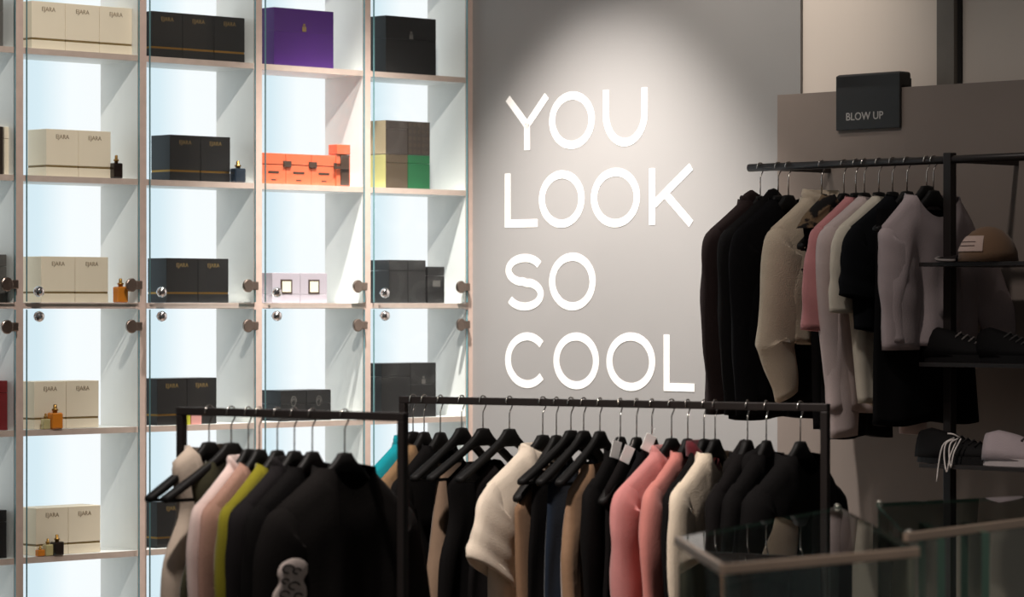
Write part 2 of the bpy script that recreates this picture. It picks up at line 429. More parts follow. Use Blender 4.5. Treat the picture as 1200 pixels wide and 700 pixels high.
row_boxes([195, 232, 268], 2, .146, 'black_card', 'band', ['black perfume box, left of the pair on the middle shelf', 'black perfume box, right of the pair on the middle shelf'], G2)
row_boxes([319, 352, 383.5], 2, .101, 'lilac_card', 'label', ['pale lilac box with a framed square label, left of two', 'pale lilac box with a framed square label, right of two'], 'lilac boxes with framed labels')
gift_box(456, 478, 2, .150, 'black_card', 'tall plain black box, left one beside the wall on the middle shelf', style='plain')
gift_box(478, 499, 2, .150, 'black_card', 'tall plain black box between its twin and the shorter labelled box', style='plain')
gift_box(501, 521, 2, .128, 'black_card', 'short black box with a small grey label on the middle shelf', style='plain', pr='square')
row_boxes([40, 77.5, 116], 3, .150, 'cream_card', 'band', ['cream perfume box standing behind the amber bottle, below the knobs', 'cream perfume box right of the one behind the amber bottle'], G1, pr='brown_print')
row_boxes([184, 219, 254], 3, .152, 'black_card', 'band', ['black perfume box behind the left end of the left front rail', 'black perfume box behind the small pink carton'], G2)
row_boxes([329, 359, 388], 3, .104, 'black_card', 'swirl', ['low black box with a faint swirl, left of two behind the left rail', 'low black box with a faint swirl, right of two behind the left rail'], 'low black boxes with swirls')
gift_box(447, 481, 3, .190, 'black_card', 'large black box behind the left end of the long rail', style='plain', depth=.11)
gift_box(481, 511, 3, .190, 'black_card', 'large black box with a faint print beside the wall, behind the long rail', style='emblem', pr='grey_card', depth=.11)
row_boxes([42, 80, 118], 4, .150, 'cream_card', 'band', ['cream perfume box on the lowest seen shelf behind two small bottles', 'cream perfume box at the right end on the lowest seen shelf'], G1, pr='brown_print')
row_boxes([184, 220], 4, .150, 'black_card', 'band', ['black perfume box peeking out left of the cream tank top'], G2)
row_boxes([452, 500], 4, .17, 'black_card', 'plain', ['black box low down behind the turquoise jacket'], None)
row_boxes([-36, 4], 0, .15, 'grey_card', 'plain', ['dark grey box cut by the left photo edge, top shelf'], None)
row_boxes([-36, 4], 1, .15, 'brown_card', 'plain', ['dark brown box cut by the left photo edge, second shelf'], None, side=None)
row_boxes([-30, 8], 2, .15, 'grey_card', 'plain', ['dark grey box cut by the left photo edge, middle shelf'], None)
row_boxes([-30, 9], 3, .155, 'red_card', 'plain', ['dark red box cut by the left photo edge'], None)
row_boxes([-30, 8], 4, .15, 'black_card', 'plain', ['black box cut by the left photo edge, lowest seen shelf'], None)
gift_box(5, 15, 1, .15, 'cream_card', 'slim cream box beside the dark brown box at the left photo edge', style='plain')

# tall orange carton with dark front and orange cap
d_ = .022; u0, u1 = u_at(395, d_), u_at(411, d_)
oc = thing('perfume_carton', 'tall dark carton with orange cap and sides at the end of the orange boxes', 'box', cab((u0+u1)/2, d_, shelf_top(1)), RU)
w = (u1-u0)/2
box('body', M['orange_card'], oc, -w, w, .003, .05, 0, .108, .001); box('front_panel', M['dark_print'], oc, -w*.45, w*.75, -.001, .003, .004, .106)
box('cap', M['orange_card'], oc, -w*1.02, w*.9, -.002, .045, .109, .143, .002); box('clasp', M['dark_print'], oc, -w*1.5, w*.6, -.006, -.0015, .058, .068, .001)

def bottle(xa, xb, r, h, m, label, capm='gold', d=.022):
    u0, u1 = u_at(xa, d), u_at(xb, d); w = (u1-u0)/2
    o = thing('perfume_bottle', label, 'bottle', cab((u0+u1)/2, d, shelf_top(r)), RU, 'perfume bottles in the cabinet')
    bm = bmesh.new(); bx(bm, -w, w, -w*.7, w*.7, 0, h*.66, w*.22); obj('flask', bm, M[m], o)
    bm = bmesh.new(); lathe(bm, [(w*.35, h*.655), (w*.35, h*.74), (w*.5, h*.745), (w*.5, h*.80), (w*.28, h*.82), (w*.26, h*.97), (w*.15, h)], 12); obj('cap', bm, M[capm], o, True)
    return o
bottle(131, 141.5, 1, .075, 'dark_glass', 'small dark perfume bottle with gold cap right of cream boxes')
bottle(272.5, 285, 1, .072, 'blue_glass', 'small blue-black perfume bottle right of black boxes')
bottle(135, 147.5, 2, .078, 'amber', 'amber perfume bottle with gold cap right of cream boxes, above the knobs')
bottle(58, 71, 3, .078, 'amber', 'amber perfume bottle in front of the cream boxes below the knobs', d=.008)
bottle(49.5, 57.5, 3, .05, 'pale_glass', 'small pale perfume bottle left of the amber bottle below the knobs', d=.008)
bottle(61, 72.5, 4, .066, 'dark_glass', 'dark perfume bottle with gold cap on the lowest seen shelf', d=.008)
bottle(51.5, 60.5, 4, .055, 'pale_glass', 'pale yellow perfume bottle left of the dark one, lowest seen shelf', d=.008)
bottle(43, 51, 4, .032, 'amber', 'tiny amber bottle at the left end of the lowest seen shelf', d=.008)
gift_box(224, 236.5, 3, .04, 'pink_card', 'small pink carton behind the left front rail', style='plain', d=.008, depth=.015)
gift_box(217.5, 223.5, 3, .04, 'yellow_card', 'small yellow-green carton left of the pink one', style='plain', d=.008, depth=.015)

# ------------------------------------------------------------ rails
def square_rail(name, label, A, B, zb, th=.02):
    """a floor standing rail from plan point A to plan point B"""
    A, B = Vector(A), Vector(B); D = (B-A); L = D.length
    o = thing(name, label, 'clothes rack', (A.x, A.y, 0), math.atan2(D.y, D.x))
    h = th/2
    box('top_bar', M['black_metal'], o, -h, L+h, -h, h, zb-th, zb, .002)
    for x in (0, L):
        box('upright', M['black_metal'], o, x-h, x+h, -h, h, .02, zb-th, .002)
        box('foot', M['black_metal'], o, x-h, x+h, -.24, .24, 0, .02, .002)
    box('lower_bar', M['black_metal'], o, h, L-h, -h, h, .12, .14, .002)
    return o
ZB = 1.30
A1, B1 = Vector((-.813, 7.98, 0)), Vector((-.254, 7.54, 0))
A2, B2 = Vector((-.300, 8.965, 0)), Vector((.798, 8.26, 0))
square_rail('clothes_rack', 'short black square-tube clothes rack at the front left', A1, B1, ZB+.006)
square_rail('clothes_rack', 'long black clothes rack across the middle behind the short one', A2, B2, ZB+.006)
# wall rack with round bar, upright and side shelves
NB = .44
tL, tU = t_at(878, NB), t_at(1113, NB)
ZW = 1.981
wr = thing('wall_rack', 'black wall clothes rail with an upright and side shelves by the partition', 'clothes rack', wal(tL, NB, 0), RW)
Lw = tU-tL
bm = bmesh.new(); tube(bm, [(0, 0, ZW), (Lw+.75, 0, ZW)], .012, 12); obj('rail', bm, M['black_metal'], wr, True)
box('upright', M['black_metal'], wr, Lw-.014, Lw+.014, -.014, .014, .0, ZW+.02, .002)
for x in (.05, Lw, Lw+.72):
    box('bracket', M['black_metal'], wr, x-.008, x+.008, .012, .318, ZW-.008, ZW+.008)
SHZ = [1.681, 1.393, 1.102]
for z in SHZ: box('side_shelf', M['black_metal'], wr, Lw-.006, Lw+.70, -.135, .22, z-.012, z, .001)
box('upright', M['black_metal'], wr, Lw+.68, Lw+.708, -.014, .014, 0, ZW+.02, .002)

# ------------------------------------------------------------ hangers and garments
def hook_mesh(bar_r):
    bm = bmesh.new(); r = bar_r+.0025
    pts = [(-r*1.0, 0, -.004)] + [(-r*math.cos(R(a)), 0, r*math.sin(R(a))) for a in range(0, 200, 20)] + [(r*.8, 0, -r*.9), (.003, 0, -r*1.7), (0, 0, -r*2.1), (0, 0, -.098)]
    return tube(bm, pts, .0019, 6)
def hanger_mesh(wt=.205, tip=.126):
    """broad shouldered hanger with a blunt neck, top at z = 0"""
    bm = bmesh.new(); rings = []
    for x_ in (-1, -.97, -.8, -.6, -.4, -.28, -.19, -.13, -.10, 0, .10, .13, .19, .28, .4, .6, .8, .97, 1):
        a = abs(x_); x = x_*wt
        zt = interp([(0, 0), (.10, -.002), (.13, -.010), (.19, -.022), (.28, -.036), (1, -tip)], a)
        zb = interp([(0, -.050), (.13, -.050), (.28, -.062), (.97, -tip-.015), (1, -tip-.012)], a)
        dd = interp([(0, .010), (.2, .009), (.8, .014), (.97, .013), (1, .008)], a); y = .022*a*a
        zc, hh = (zt+zb)/2, (zt-zb)/2
        rings.append([bm.verts.new((x, y+dd*math.copysign(abs(math.cos(R(q)))**.6, math.cos(R(q))), zc + hh*math.copysign(abs(math.sin(R(q)))**.6, math.sin(R(q))))) for q in range(0, 360, 36)])
    for a, b in zip(rings, rings[1:]):
        for k in range(10): bm.faces.new((a[k], a[(k+1) % 10], b[(k+1) % 10], b[k]))
    bm.faces.new(rings[0][::-1]); bm.faces.new(rings[-1])
    bmesh.ops.recalc_face_normals(bm, faces=bm.faces)
    return bm
def bar_mesh(wt=.205, drop=.122):
    bm = bmesh.new(); tube(bm, [(-wt*.95, .02, -drop-.014), (wt*.95, .02, -drop-.014)], .0042, 8); return bm
_hm = {}
def hanger(P, rz, label, group, bar_r, covered=False):
    o = thing('clothes_hanger', label, 'hanger', P, rz, group)
    key = (bar_r, covered)
    if key not in _hm:
        hk = obj('hook', hook_mesh(bar_r), M['wire'], o, True); sh = obj('shoulders', hanger_mesh(.188, .158) if covered else hanger_mesh(), M['hanger_black'], o, True); tb_ = obj('trouser_bar', bar_mesh(.188, .156) if covered else bar_mesh(), M['hanger_black'], o, True)
        _hm[key] = (hk.data, sh.data, tb_.data)
    else:
        hk, sh, tb_ = [bpy.data.objects.new(n, d) for n, d in zip(('hook', 'shoulders', 'trouser_bar'), _hm[key])]
        for q in (hk, sh, tb_): COL.objects.link(q); q.parent = o
    sh.location.z = tb_.location.z = -NECK
    if covered: sh.location.z -= .014; tb_.location.z -= .016
    return o
NECK = .072
rnd = random.Random(7)

def body_mesh(L, wt=.21, wc=.215, wh=.22, nw=.075, sd=.075, T=.026, fn=.06, A=.010, k=2.2, ph=0., hemdrop=0., neckgap=.8, arm=None, prof=None, NI=30, NJ=26, skew=0.):
    bm = bmesh.new(); lay = []
    for side in (-1, 1):                    # -1 = the face toward local -Y
        g = []
        for j in range(NJ+1):
            v = j/NJ; row = []
            for i in range(NI+1):
                u = -1+2*i/NI; x0 = u*wt; ax = abs(x0)
                if ax < nw:
                    fnn = fn if side < 0 else .008
                    zt = -fnn*(1-(ax/nw)**2)
                else: zt = -sd*((ax-nw)/max(1e-4, wt-nw))
                if wt <= nw+1e-4: zt = 0
                wv = interp(prof, v) if prof else interp([(0, wt), (.28, wc), (1, wh)], v)
                zb = -L - hemdrop*u*u - .006*math.sin(5*u+ph)
                z = zt + (zb-zt)*v
                x = u*wv + skew*v*v
                if arm:                     # sleeveless: cut the sides in below the shoulder
                    zz = -z
                    inn = arm[0]*math.exp(-((zz-arm[1])/arm[2])**2)
                    x = u*(wv-inn)
                env = max(0., 1-abs(u)**5)**.5
                if ax < nw: rf = neckgap + (1-neckgap)*smoothstep(0, .15, v)
                else: rf = (.55+.45*smoothstep(0, .2, v)) if wt > nw+1e-4 else .8+.2*v
                if v == 0 and ax >= nw and wt > nw+1e-4: rf = 0
                t = T*env*rf
                gr = smoothstep(.05, .7, v)
                fold = A*gr*(math.sin(k*math.pi*u+ph+1.2*v) + .5*math.sin(k*2.3*math.pi*u+ph*2+2*v)) + .35*A*math.sin(9*v+3*u+ph)*gr
                own = .25*A*gr*math.sin(k*3.1*u+side*2+ph+5*v)
                y = side*t + (fold+own*(env))*(.35+.65*env)
                row.append(bm.verts.new((x, y + .02*(x/.21)**2*(1-v), z)))
            g.append(row)
        for j in range(NJ):
            for i in range(NI):
                q = (g[j][i], g[j][i+1], g[j+1][i+1], g[j+1][i])
                bm.faces.new(q if side < 0 else q[::-1])
        lay.append(g)
    # close the hem a little inside so that the cloth has an underside
    bot = [lay[0][NJ][i] for i in range(NI+1)], [lay[1][NJ][i] for i in range(NI+1)]
    for i in range(NI):
        bm.faces.new((bot[0][i], bot[0][i+1], bot[1][i+1], bot[1][i]))
    bmesh.ops.remove_doubles(bm, verts=bm.verts, dist=.0006)
    bmesh.ops.recalc_face_normals(bm, faces=bm.faces)
    return bm
SLEEVES = {  # outer contour (outward, down) from the shoulder point
    'long': [(-.045, -.022), (.012, .012), (.034, .075), (.040, .17), (.036, .30), (.028, .43), (.02, .56)],
    'drop': [(-.045, -.018), (.02, .016), (.055, .085), (.072, .19), (.085, .32), (.088, .45), (.075, .58)],
    'tee': [(-.045, -.018), (.015, .012), (.045, .075), (.058, .14), (.066, .20)],
    'bigtee': [(-.045, -.022), (.010, .010), (.038, .045), (.064, .095), (.088, .145), (.108, .185)],
    'fleece': [(-.045, -.018), (.012, .015), (.035, .08), (.050, .19), (.075, .33), (.062, .38), (.025, .45), (-.005, .52)],
    'flare': [(-.045, -.018), (.02, .015), (.06, .06), (.10, .13), (.15, .21), (.19, .27)],
}
def sleeve_mesh(side, kind, wt, sd, r0=.085, r1=.05, ry=.4, wr=.075, seed=0, n=26, seg=18, y0=.02):
    rg = random.Random(seed); a1, a2 = rg.uniform(0, 6), rg.uniform(0, 6)
    pts = SLEEVES[kind] if isinstance(kind, str) else kind
    path = catmull([(p[0], 0, -p[1]) for p in pts], n)
    bm = bmesh.new(); rings = []
    for i, p in enumerate(path):
        t = (path[min(i+1, n-1)]-path[max(i-1, 0)]).normalized()
        inn = Vector((t.z, 0, -t.x))               # perpendicular, toward the body and down
        if inn.x > 0 and inn.z > 0: inn = -inn
        v = i/(n-1); r = interp([(0, r0*.65), (.15, r0), (1, r1)], v) if isinstance(r1, float) else interp(r1, v)
        yy = r*ry*(1+.15*math.sin(3*v+a2)) + .004
        c = Vector((wt, 0, -sd)) + p + inn*r
        rows = []
        for k in range(seg):
            a = 2*math.pi*k/seg
            w_ = 1 + wr*math.sin(13*v*(1+.3*math.sin(a))+a*2+a1)*smoothstep(.0, .4, v) + wr*.6*math.sin(29*v+a2+a)*smoothstep(.2, .9, v)
            w_ += .07*math.sin(3*a+a1+2.2*v)*smoothstep(.1, .5, v)
            q = c + inn*(-math.cos(a))*r*(1+(w_-1)*.4) + Vector((0, math.sin(a)*yy*w_ + y0*(1-v), 0))
            rows.append(bm.verts.new((q.x*side, q.y, q.z)))
        rings.append(rows)
    for a, b in zip(rings, rings[1:]):
        for k in range(seg): bm.faces.new((a[k], a[(k+1) % seg], b[(k+1) % seg], b[k]))
    # turned-in hem
    last = rings[-1]; cc = sum((v.co for v in last), Vector())/seg
    ins = [bm.verts.new(cc+(v.co-cc)*.86+Vector((0, 0, .002))) for v in last]; deep = [bm.verts.new(cc+(v.co-cc)*.8+Vector((0, 0, .03))) for v in last]
    for a, b in ((last, ins), (ins, deep)):
        for k in range(seg): bm.faces.new((a[k], a[(k+1) % seg], b[(k+1) % seg], b[k]))
    bm.faces.new(deep); bm.faces.new(rings[0][::-1])
    bmesh.ops.recalc_face_normals(bm, faces=bm.faces)
    return bm
def collar_mesh(nw, T, h=.03, flare=1.0, fn=.06):
    bm = bmesh.new(); seg = 28; rings = []
    h *= .45
    for r, z, kk in ((1.02, -.016, 0), (1.06*flare, h*.3, 0), (1.0*flare, h, 0), (.93*flare, h*.9, 0), (.9, -.014, 0)):
        ring = []
        for k in range(seg):
            a = 2*math.pi*k/seg; dip = fn*max(0, -math.sin(a))**1.5
            ring.append(bm.verts.new((nw*r*math.cos(a), (T*1.0+.006)*r*math.sin(a)+.003, z-dip)))
        rings.append(ring)
    for a, b in zip(rings, rings[1:]):
        for k in range(seg): bm.faces.new((a[k], a[(k+1) % seg], b[(k+1) % seg], b[k]))
    bmesh.ops.recalc_face_normals(bm, faces=bm.faces)
    return bm
def hood_mesh(seed=0):
    """a collapsed hood lying over the back of the neck"""
    bm = bmesh.new(); bmesh.ops.create_icosphere(bm, subdivisions=3, radius=1)
    rg = random.Random(seed); a = rg.uniform(0, 6)
    for v in bm.verts:
        x, y, z = v.co
        v.co = Vector((x*.105*(1-.25*max(0, -z)), .018+y*.030*(1+.25*math.sin(4*z+a)), -.065+z*.085*(1-.25*x*x)+.012*math.sin(5*x+a)))
    return bm
def band_mesh(w, T, z0, z1, ph=0):
    bm = bmesh.new(); seg = 40; rings = []
    for z, r in ((z0, .98), (z0-.004, 1.03), (z1+.004, 1.03), (z1, .98)):
        rings.append([bm.verts.new((w*r*math.copysign(abs(math.cos(2*math.pi*k/seg))**.7, math.cos(2*math.pi*k/seg)), T*r*math.sin(2*math.pi*k/seg), z)) for k in range(seg)])
    for a, b in zip(rings, rings[1:]):
        for k in range(seg): bm.faces.new((a[k], a[(k+1) % seg], b[(k+1) % seg], b[k]))
    bm.faces.new(rings[0]); bm.faces.new(rings[-1][::-1])
    bmesh.ops.recalc_face_normals(bm, faces=bm.faces)
    return bm
FAB = {}
def fabric(col, rough=.9, sheen=.15, bump=.25, noise=.06, scale=14):
    if max(col) < 50: sheen = 0
    key = (col, rough, bump)
    if key not in FAB: FAB[key] = mat('cloth', col, rough, noise=noise, scale=scale, bump=bump, bscale=260, spec=.12 if max(col) < 50 else .25, sheen=sheen)
    return FAB[key]
def patterned(c1, c2, scale=18):
    m = mat('patterned_cloth', c1, .9, noise=0, scale=scale, spec=.2)
    for n in m.node_tree.nodes:
        if n.type == 'VALTORGB':
            n.color_ramp.elements[0].color = srgb(c1); n.color_ramp.elements[1].color = srgb(c2)
            n.color_ramp.elements[0].position = .47; n.color_ramp.elements[1].position = .53
    return m

class Rail:
    def __init__(s, A, B, z, r, flip=0):
        s.A = A; s.D = (B-A).normalized(); s.z = z; s.r = r
        s.rz = math.atan2(s.D.x, -s.D.y)       # local +X = away from the camera, perpendicular to the rail; local -Y along the rail toward the camera
    def at(s, px):
        q = s.A + s.D*on_line(px, s.A, s.D); return Vector((q.x, q.y, s.z))
RA = Rail(A1, B1, ZB-.004, .0125); RB_ = Rail(A2, B2, ZB-.004, .0125)
WA = wal(tL, NB, 0); WBp = wal(tU, NB, 0)
RC = Rail(WA, WBp, ZW, .012)
GR = {RA: 'black hangers on the short front rack', RB_: 'black hangers on the long middle rack', RC: 'black hangers on the wall rail'}
GG = {RA: 'clothes on the short front rack', RB_: 'clothes on the long middle rack', RC: 'clothes on the wall rail'}
seedc = [100]
def hang(rail, px, name, label, cat, short, col, kind='top', sw=None, L=.66, sleeve='long', collar=None, hood=False, dz=0., hem=False, r0=.088, r1=.05, m=None, tagp=False, ry=.42, wr=.085, **kw):
    """a hanger on the rail at image column px and the garment it carries"""
    seedc[0] += 1; sd_ = seedc[0]; rg = random.Random(sd_)
    sw = rg.uniform(-6, 6) if sw is None else sw
    P = rail.at(px); rz = rail.rz + R(sw)
    where = {RA: 'the short front rack', RB_: 'the long middle rack', RC: 'the wall rail'}[rail]
    hanger(P, rz, 'black hanger on %s carrying the %s' % (where, short), GR[rail], rail.r, covered=kw.get('wt', .21) >= .18 and kind == 'top')
    cov = kw.get('wt', .21) >= .18 and kind == 'top'
    g = thing(name, label, cat, P + Vector((0, 0, -NECK-.012-((.012 if rail is RC else .030) if cov else 0)-dz)), rz, GG[rail])
    mm = m or fabric(col)
    wt = kw.pop('wt', .21); sd = kw.pop('sd', .098); ph = rg.uniform(0, 6)
    nw = kw.get('nw', .075); T = kw.get('T', .024); fn = kw.get('fn', .05)
    o = obj('body', body_mesh(L, wt=wt, sd=sd, ph=ph, **kw), mm, g, True)
    if kind == 'top' and sleeve:
        both = sleeve if isinstance(sleeve, tuple) else (sleeve, sleeve)
        for s, kd in zip((-1, 1), both):
            sl = obj('sleeve', sleeve_mesh(s, kd, wt, sd, r0=r0, r1=r1, seed=sd_+s, ry=ry, wr=wr), mm, g, True)
    if collar: obj('collar', collar_mesh(nw, T, collar, fn=fn), m or fabric(col), g, True)
    if hood: obj('hood', hood_mesh(sd_), mm, g, True)
    if hem: obj('hem_band', band_mesh(kw.get('wh', .2)*.97, .026, -L+.05, -L-.005), mm, g, True)
    if tagp:
        bm = bmesh.new(); bx(bm, -.015, .015, -.0012, .0012, -.045, 0, .0008); tube(bm, [(0, 0, -.002), (.002, 0, .008), (0, 0, .02)], .0006, 5)
        t = obj('price_tag', bm, M['letter_white'], g); t.location = Vector(tagp) + Vector((0, 0, .006)); t.rotation_euler = (0, R(rg.uniform(10, 35)), R(rg.uniform(-50, -30)))
        t['label'] = 'white price tag'
    return g
BLK = (18, 16, 16); BLK2 = (23, 20, 20); BLK3 = (16, 15, 17)

# --- short front rack, left to right
hang(RA, 245, 'tank_top', 'cream ribbed tank top at the left end of the short front rack', 'tank top', 'cream tank top', (206, 188, 170), sleeve=None, L=.62, wt=.135, wc=.17, wh=.19, nw=.072, sd=.04, fn=.10, T=.03, arm=(.055, .17, .085), sw=4, dz=-.005)
hang(RA, 271, 'tank_top', 'dark olive sleeveless top right of the cream tank top', 'tank top', 'dark olive sleeveless top', (62, 60, 40), sleeve=None, L=.66, wt=.13, wc=.16, wh=.17, nw=.072, sd=.04, fn=.06, T=.02, arm=(.05, .17, .08), sw=-3, dz=.03)
hang(RA, 291, 'shirt', 'blush white long sleeved shirt on the short front rack', 'shirt', 'blush white shirt', (232, 208, 200), L=.70, wr=.11, sw=9, wt=.195, collar=.028, sleeve='long', r0=.088, r1=.06, ry=.3, T=.02)
hang(RA, 304, 'shirt', 'dusty pink shirt tucked behind the olive yellow hoodie', 'shirt', 'dusty pink shirt', (178, 138, 122), L=.70, sw=9, wt=.195, sleeve='long', r0=.085, r1=.058, ry=.28, T=.018)
hang(RA, 325, 'hoodie', 'olive yellow hoodie on the short front rack', 'hoodie', 'olive yellow hoodie', (140, 132, 28), L=.68, sw=9, wt=.195, sleeve='long', r0=.09, r1=.055, hem=True, ry=.34, hood=False, T=.022)
hang(RA, 345, 'jacket', 'charcoal jacket directly right of the olive yellow hoodie', 'jacket', 'charcoal jacket', (34, 31, 32), L=.72, sw=7, sleeve='long', collar=.03, r0=.092, r1=.06, ry=.36)
hang(RA, 366, 'sweatshirt', 'black sweatshirt between the charcoal jacket and the jacket with the white patch', 'sweatshirt', 'black sweatshirt', BLK, L=.70, sw=6, sleeve='long', r0=.09, r1=.055, ry=.36)
pj = hang(RA, 404, 'jacket', 'large black jacket with a white patch on its sleeve, right end of the short rack', 'jacket', 'black jacket with the white patch', (25, 22, 21), L=.74, sleeve='drop', r0=.10, r1=.07, ry=.5, T=.045, sw=-4, wc=.23, wh=.23, A=.014)
# white patch lying on the outer side of the near sleeve
from mathutils.bvhtree import BVHTree
slv = [c for c in pj.children if c.name.startswith('sleeve')][0]
bvh = BVHTree.FromPolygons([v.co for v in slv.data.vertices], [list(p.vertices) for p in slv.data.polygons])
PN = Vector((math.sin(R(-52)), -math.cos(R(-52)), 0)); PT = Vector((-PN.y, PN.x, 0))
PC = Vector((-.218, -.042, -.262))
def on_sleeve(a, b, lift):
    o_ = PC + PT*a + Vector((0, 0, b)) + PN*.3
    h = bvh.ray_cast(o_, -PN)
    q = h[0] if h[0] is not None else o_ - PN*.27
    return q + PN*lift
outl = [(.0, .052), (.018, .05), (.032, .036), (.032, .016), (.024, .0), (.030, -.02), (.036, -.06), (.0, -.085), (-.036, -.06), (-.040, -.03), (-.026, -.004), (-.030, .02), (-.020, .042)]
cp = catmull([(a, 0, b) for a, b in outl + [outl[0]]], 31)[:-1]
bm = bmesh.new(); prev = None; cen = bm.verts.new(on_sleeve(0, -.01, .004))
for kk, lf in ((.3, .004), (.6, .004), (.9, .004), (1., .0005)):
    ring = [bm.verts.new(on_sleeve(p.x*kk, -.01+(p.z+.01)*kk, lf)) for p in cp]
    for i in range(30):
        j = (i+1) % 30
        if prev is None: bm.faces.new((cen, ring[i], ring[j]))
        else: bm.faces.new((prev[i], ring[i], ring[j], prev[j]))
    prev = ring
bmesh.ops.recalc_face_normals(bm, faces=bm.faces)
patch = obj('patch', bm, fabric((214, 198, 190)), pj, True); patch['label'] = 'white embroidered patch'
bm = bmesh.new()
for (a, b, s_) in ((-.006, .028, .012), (.012, .022, .008), (-.012, .0, .007), (.006, -.012, .011), (-.014, -.030, .010), (.014, -.036, .008), (-.002, -.056, .010)):
    tube(bm, [on_sleeve(a+s_*math.cos(R(q)), b+s_*.8*math.sin(R(q)), .0045) for q in range(0, 300, 30)], .002, 5)
obj('stitched_marks', bm, fabric((40, 34, 34)), patch)


# --- long middle rack, left to right
TQ = (18, 150, 158)
hang(RB_, 484, 'jacket', 'turquoise jacket at the left end of the long middle rack', 'jacket', 'turquoise jacket', (18, 160, 174), L=.60, sleeve='long', collar=.04, r0=.085, r1=.05, ry=.3, T=.02)
hang(RB_, 497, 'shirt', 'tan shirt behind the right upright of the short rack', 'shirt', 'tan shirt', (150, 118, 84), L=.70, sleeve='long', r0=.08, r1=.05, ry=.28, T=.018)
hang(RB_, 516, 'sweater', 'black sweater left of the taupe trousers', 'sweater', 'black sweater left of the taupe trousers', BLK, L=.68, sleeve='tee', r0=.08, r1=.07, ry=.3, T=.018)
hang(RB_, 541, 'trousers', 'taupe wide trousers with long pleats hung left of the white tee', 'trousers', 'taupe trousers', (140, 116, 96), kind='drape', L=.72, wt=.10, nw=.10, sd=0, fn=0, prof=[(0, .10), (.1, .11), (1, .20)], T=.022, A=.018, k=2.6, dz=.085, skew=-.12)
hang(RB_, 566, 'dress', 'black sleeveless dress just right of the taupe trousers', 'dress', 'black sleeveless dress', BLK, sleeve=None, L=.75, wt=.15, wc=.18, wh=.2, nw=.075, sd=.05, arm=(.03, .16, .08), dz=.075, T=.02)
hang(RB_, 597, 'tank_top', 'black top hung low on the bare hanger left of the white tee', 'tank top', 'low black top', BLK2, sleeve=None, L=.62, wt=.15, wc=.17, wh=.18, nw=.08, sd=.05, arm=(.03, .16, .08), dz=.08, T=.018)
hang(RB_, 636, 'tee_shirt', 'cream white tee with wide sleeves on the long middle rack', 't-shirt', 'cream white tee', (236, 220, 200), L=.66, sleeve='bigtee', r0=.10, r1=[(0, .06), (.2, .08), (.6, .095), (1, .105)], ry=.26, wr=.11, T=.03, collar=.012, fn=.03, sw=-7, A=.012)
hang(RB_, 652, 'shirt', 'brown shirt peeking out right of the white tee', 'shirt', 'brown shirt', (140, 108, 82), L=.70, sleeve=None, wt=.2, wc=.205, wh=.2, T=.016, dz=.06)
hang(RB_, 669, 'tank_top', 'black top with bare hanger arms right of the brown shirt', 'tank top', 'black top right of the brown shirt', BLK, sleeve=None, L=.68, wt=.16, wc=.18, wh=.185, sd=.06, T=.016, dz=.07)
hang(RB_, 684, 'blouse', 'dark navy blouse left of the bronze satin dress', 'blouse', 'navy blouse', (24, 36, 52), sleeve=None, L=.66, wt=.17, wc=.185, wh=.19, sd=.06, T=.016, dz=.07)
hang(RB_, 703, 'dress', 'bronze satin dress with crumpled folds', 'dress', 'bronze satin dress', (156, 122, 94), m=mat('satin', (156, 122, 94), .38, noise=.1, scale=9, bump=.3, bscale=40, sheen=.2), sleeve=None, L=.74, wt=.165, wc=.205, wh=.21, nw=.08, sd=.07, T=.026, A=.03, k=3.3, dz=.07, tagp=(.02, -.06, -.17))
hang(RB_, 727, 'coat', 'long black coat right of the bronze satin dress', 'coat', 'long black coat', BLK, L=.80, sw=9, wt=.18, wc=.17, wh=.18, sleeve='long', r0=.075, r1=.05, ry=.3, T=.02, tagp=(-.085, -.026, .012))
hang(RB_, 746, 'blouse', 'black blouse with a white price tag next to the long coat', 'blouse', 'black blouse with a price tag', BLK2, L=.70, sw=8, wt=.18, wc=.18, sleeve=None, T=.016, tagp=(-.10, -.024, .0))
hang(RB_, 764, 'cardigan', 'black cardigan left of the pink shirt', 'cardigan', 'black cardigan', BLK3, L=.68, sw=8, wt=.18, wc=.18, sleeve=None, T=.016, tagp=(-.06, -.024, .03))
hang(RB_, 787, 'sweatshirt', 'rose pink sweatshirt, the left of two pink tops', 'sweatshirt', 'rose pink sweatshirt', (214, 142, 138), L=.66, wr=.12, sleeve='long', r0=.095, r1=.06, ry=.38, T=.022, collar=.02)
hang(RB_, 806, 'shirt', 'salmon pink shirt, the right of two pink tops', 'shirt', 'salmon pink shirt', (218, 138, 128), L=.68, wr=.12, sleeve='long', r0=.085, r1=.06, ry=.3, T=.02)
hang(RB_, 838, 'sweater', 'cream knitted sweater right of the pink tops', 'sweater', 'cream sweater', (238, 220, 196), L=.68, wr=.11, sleeve='long', r0=.09, r1=.06, ry=.36, T=.028, m=fabric((238, 220, 196), bump=.5))
hang(RB_, 825, 'shirt', 'black shirt with a maroon collar behind the cream sweater', 'shirt', 'black shirt with the maroon collar', BLK, L=.70, sw=9, sleeve='long', r0=.08, r1=.05, ry=.28, T=.018)
bm = collar_mesh(.078, .03, .05); cl = obj('collar', bm, fabric((92, 26, 34)), bpy.context.scene.objects[[o.name for o in COL.objects if o.get('label', '').startswith('black shirt with a maroon')][0]], True); cl['label'] = 'maroon collar'
hang(RB_, 876, 'jacket', 'black jacket between the cream sweater and the bulky hoodie', 'jacket', 'black jacket second from right', BLK2, L=.66, sw=9, sleeve='long', r0=.09, r1=.06, ry=.4, T=.028, hood=True)
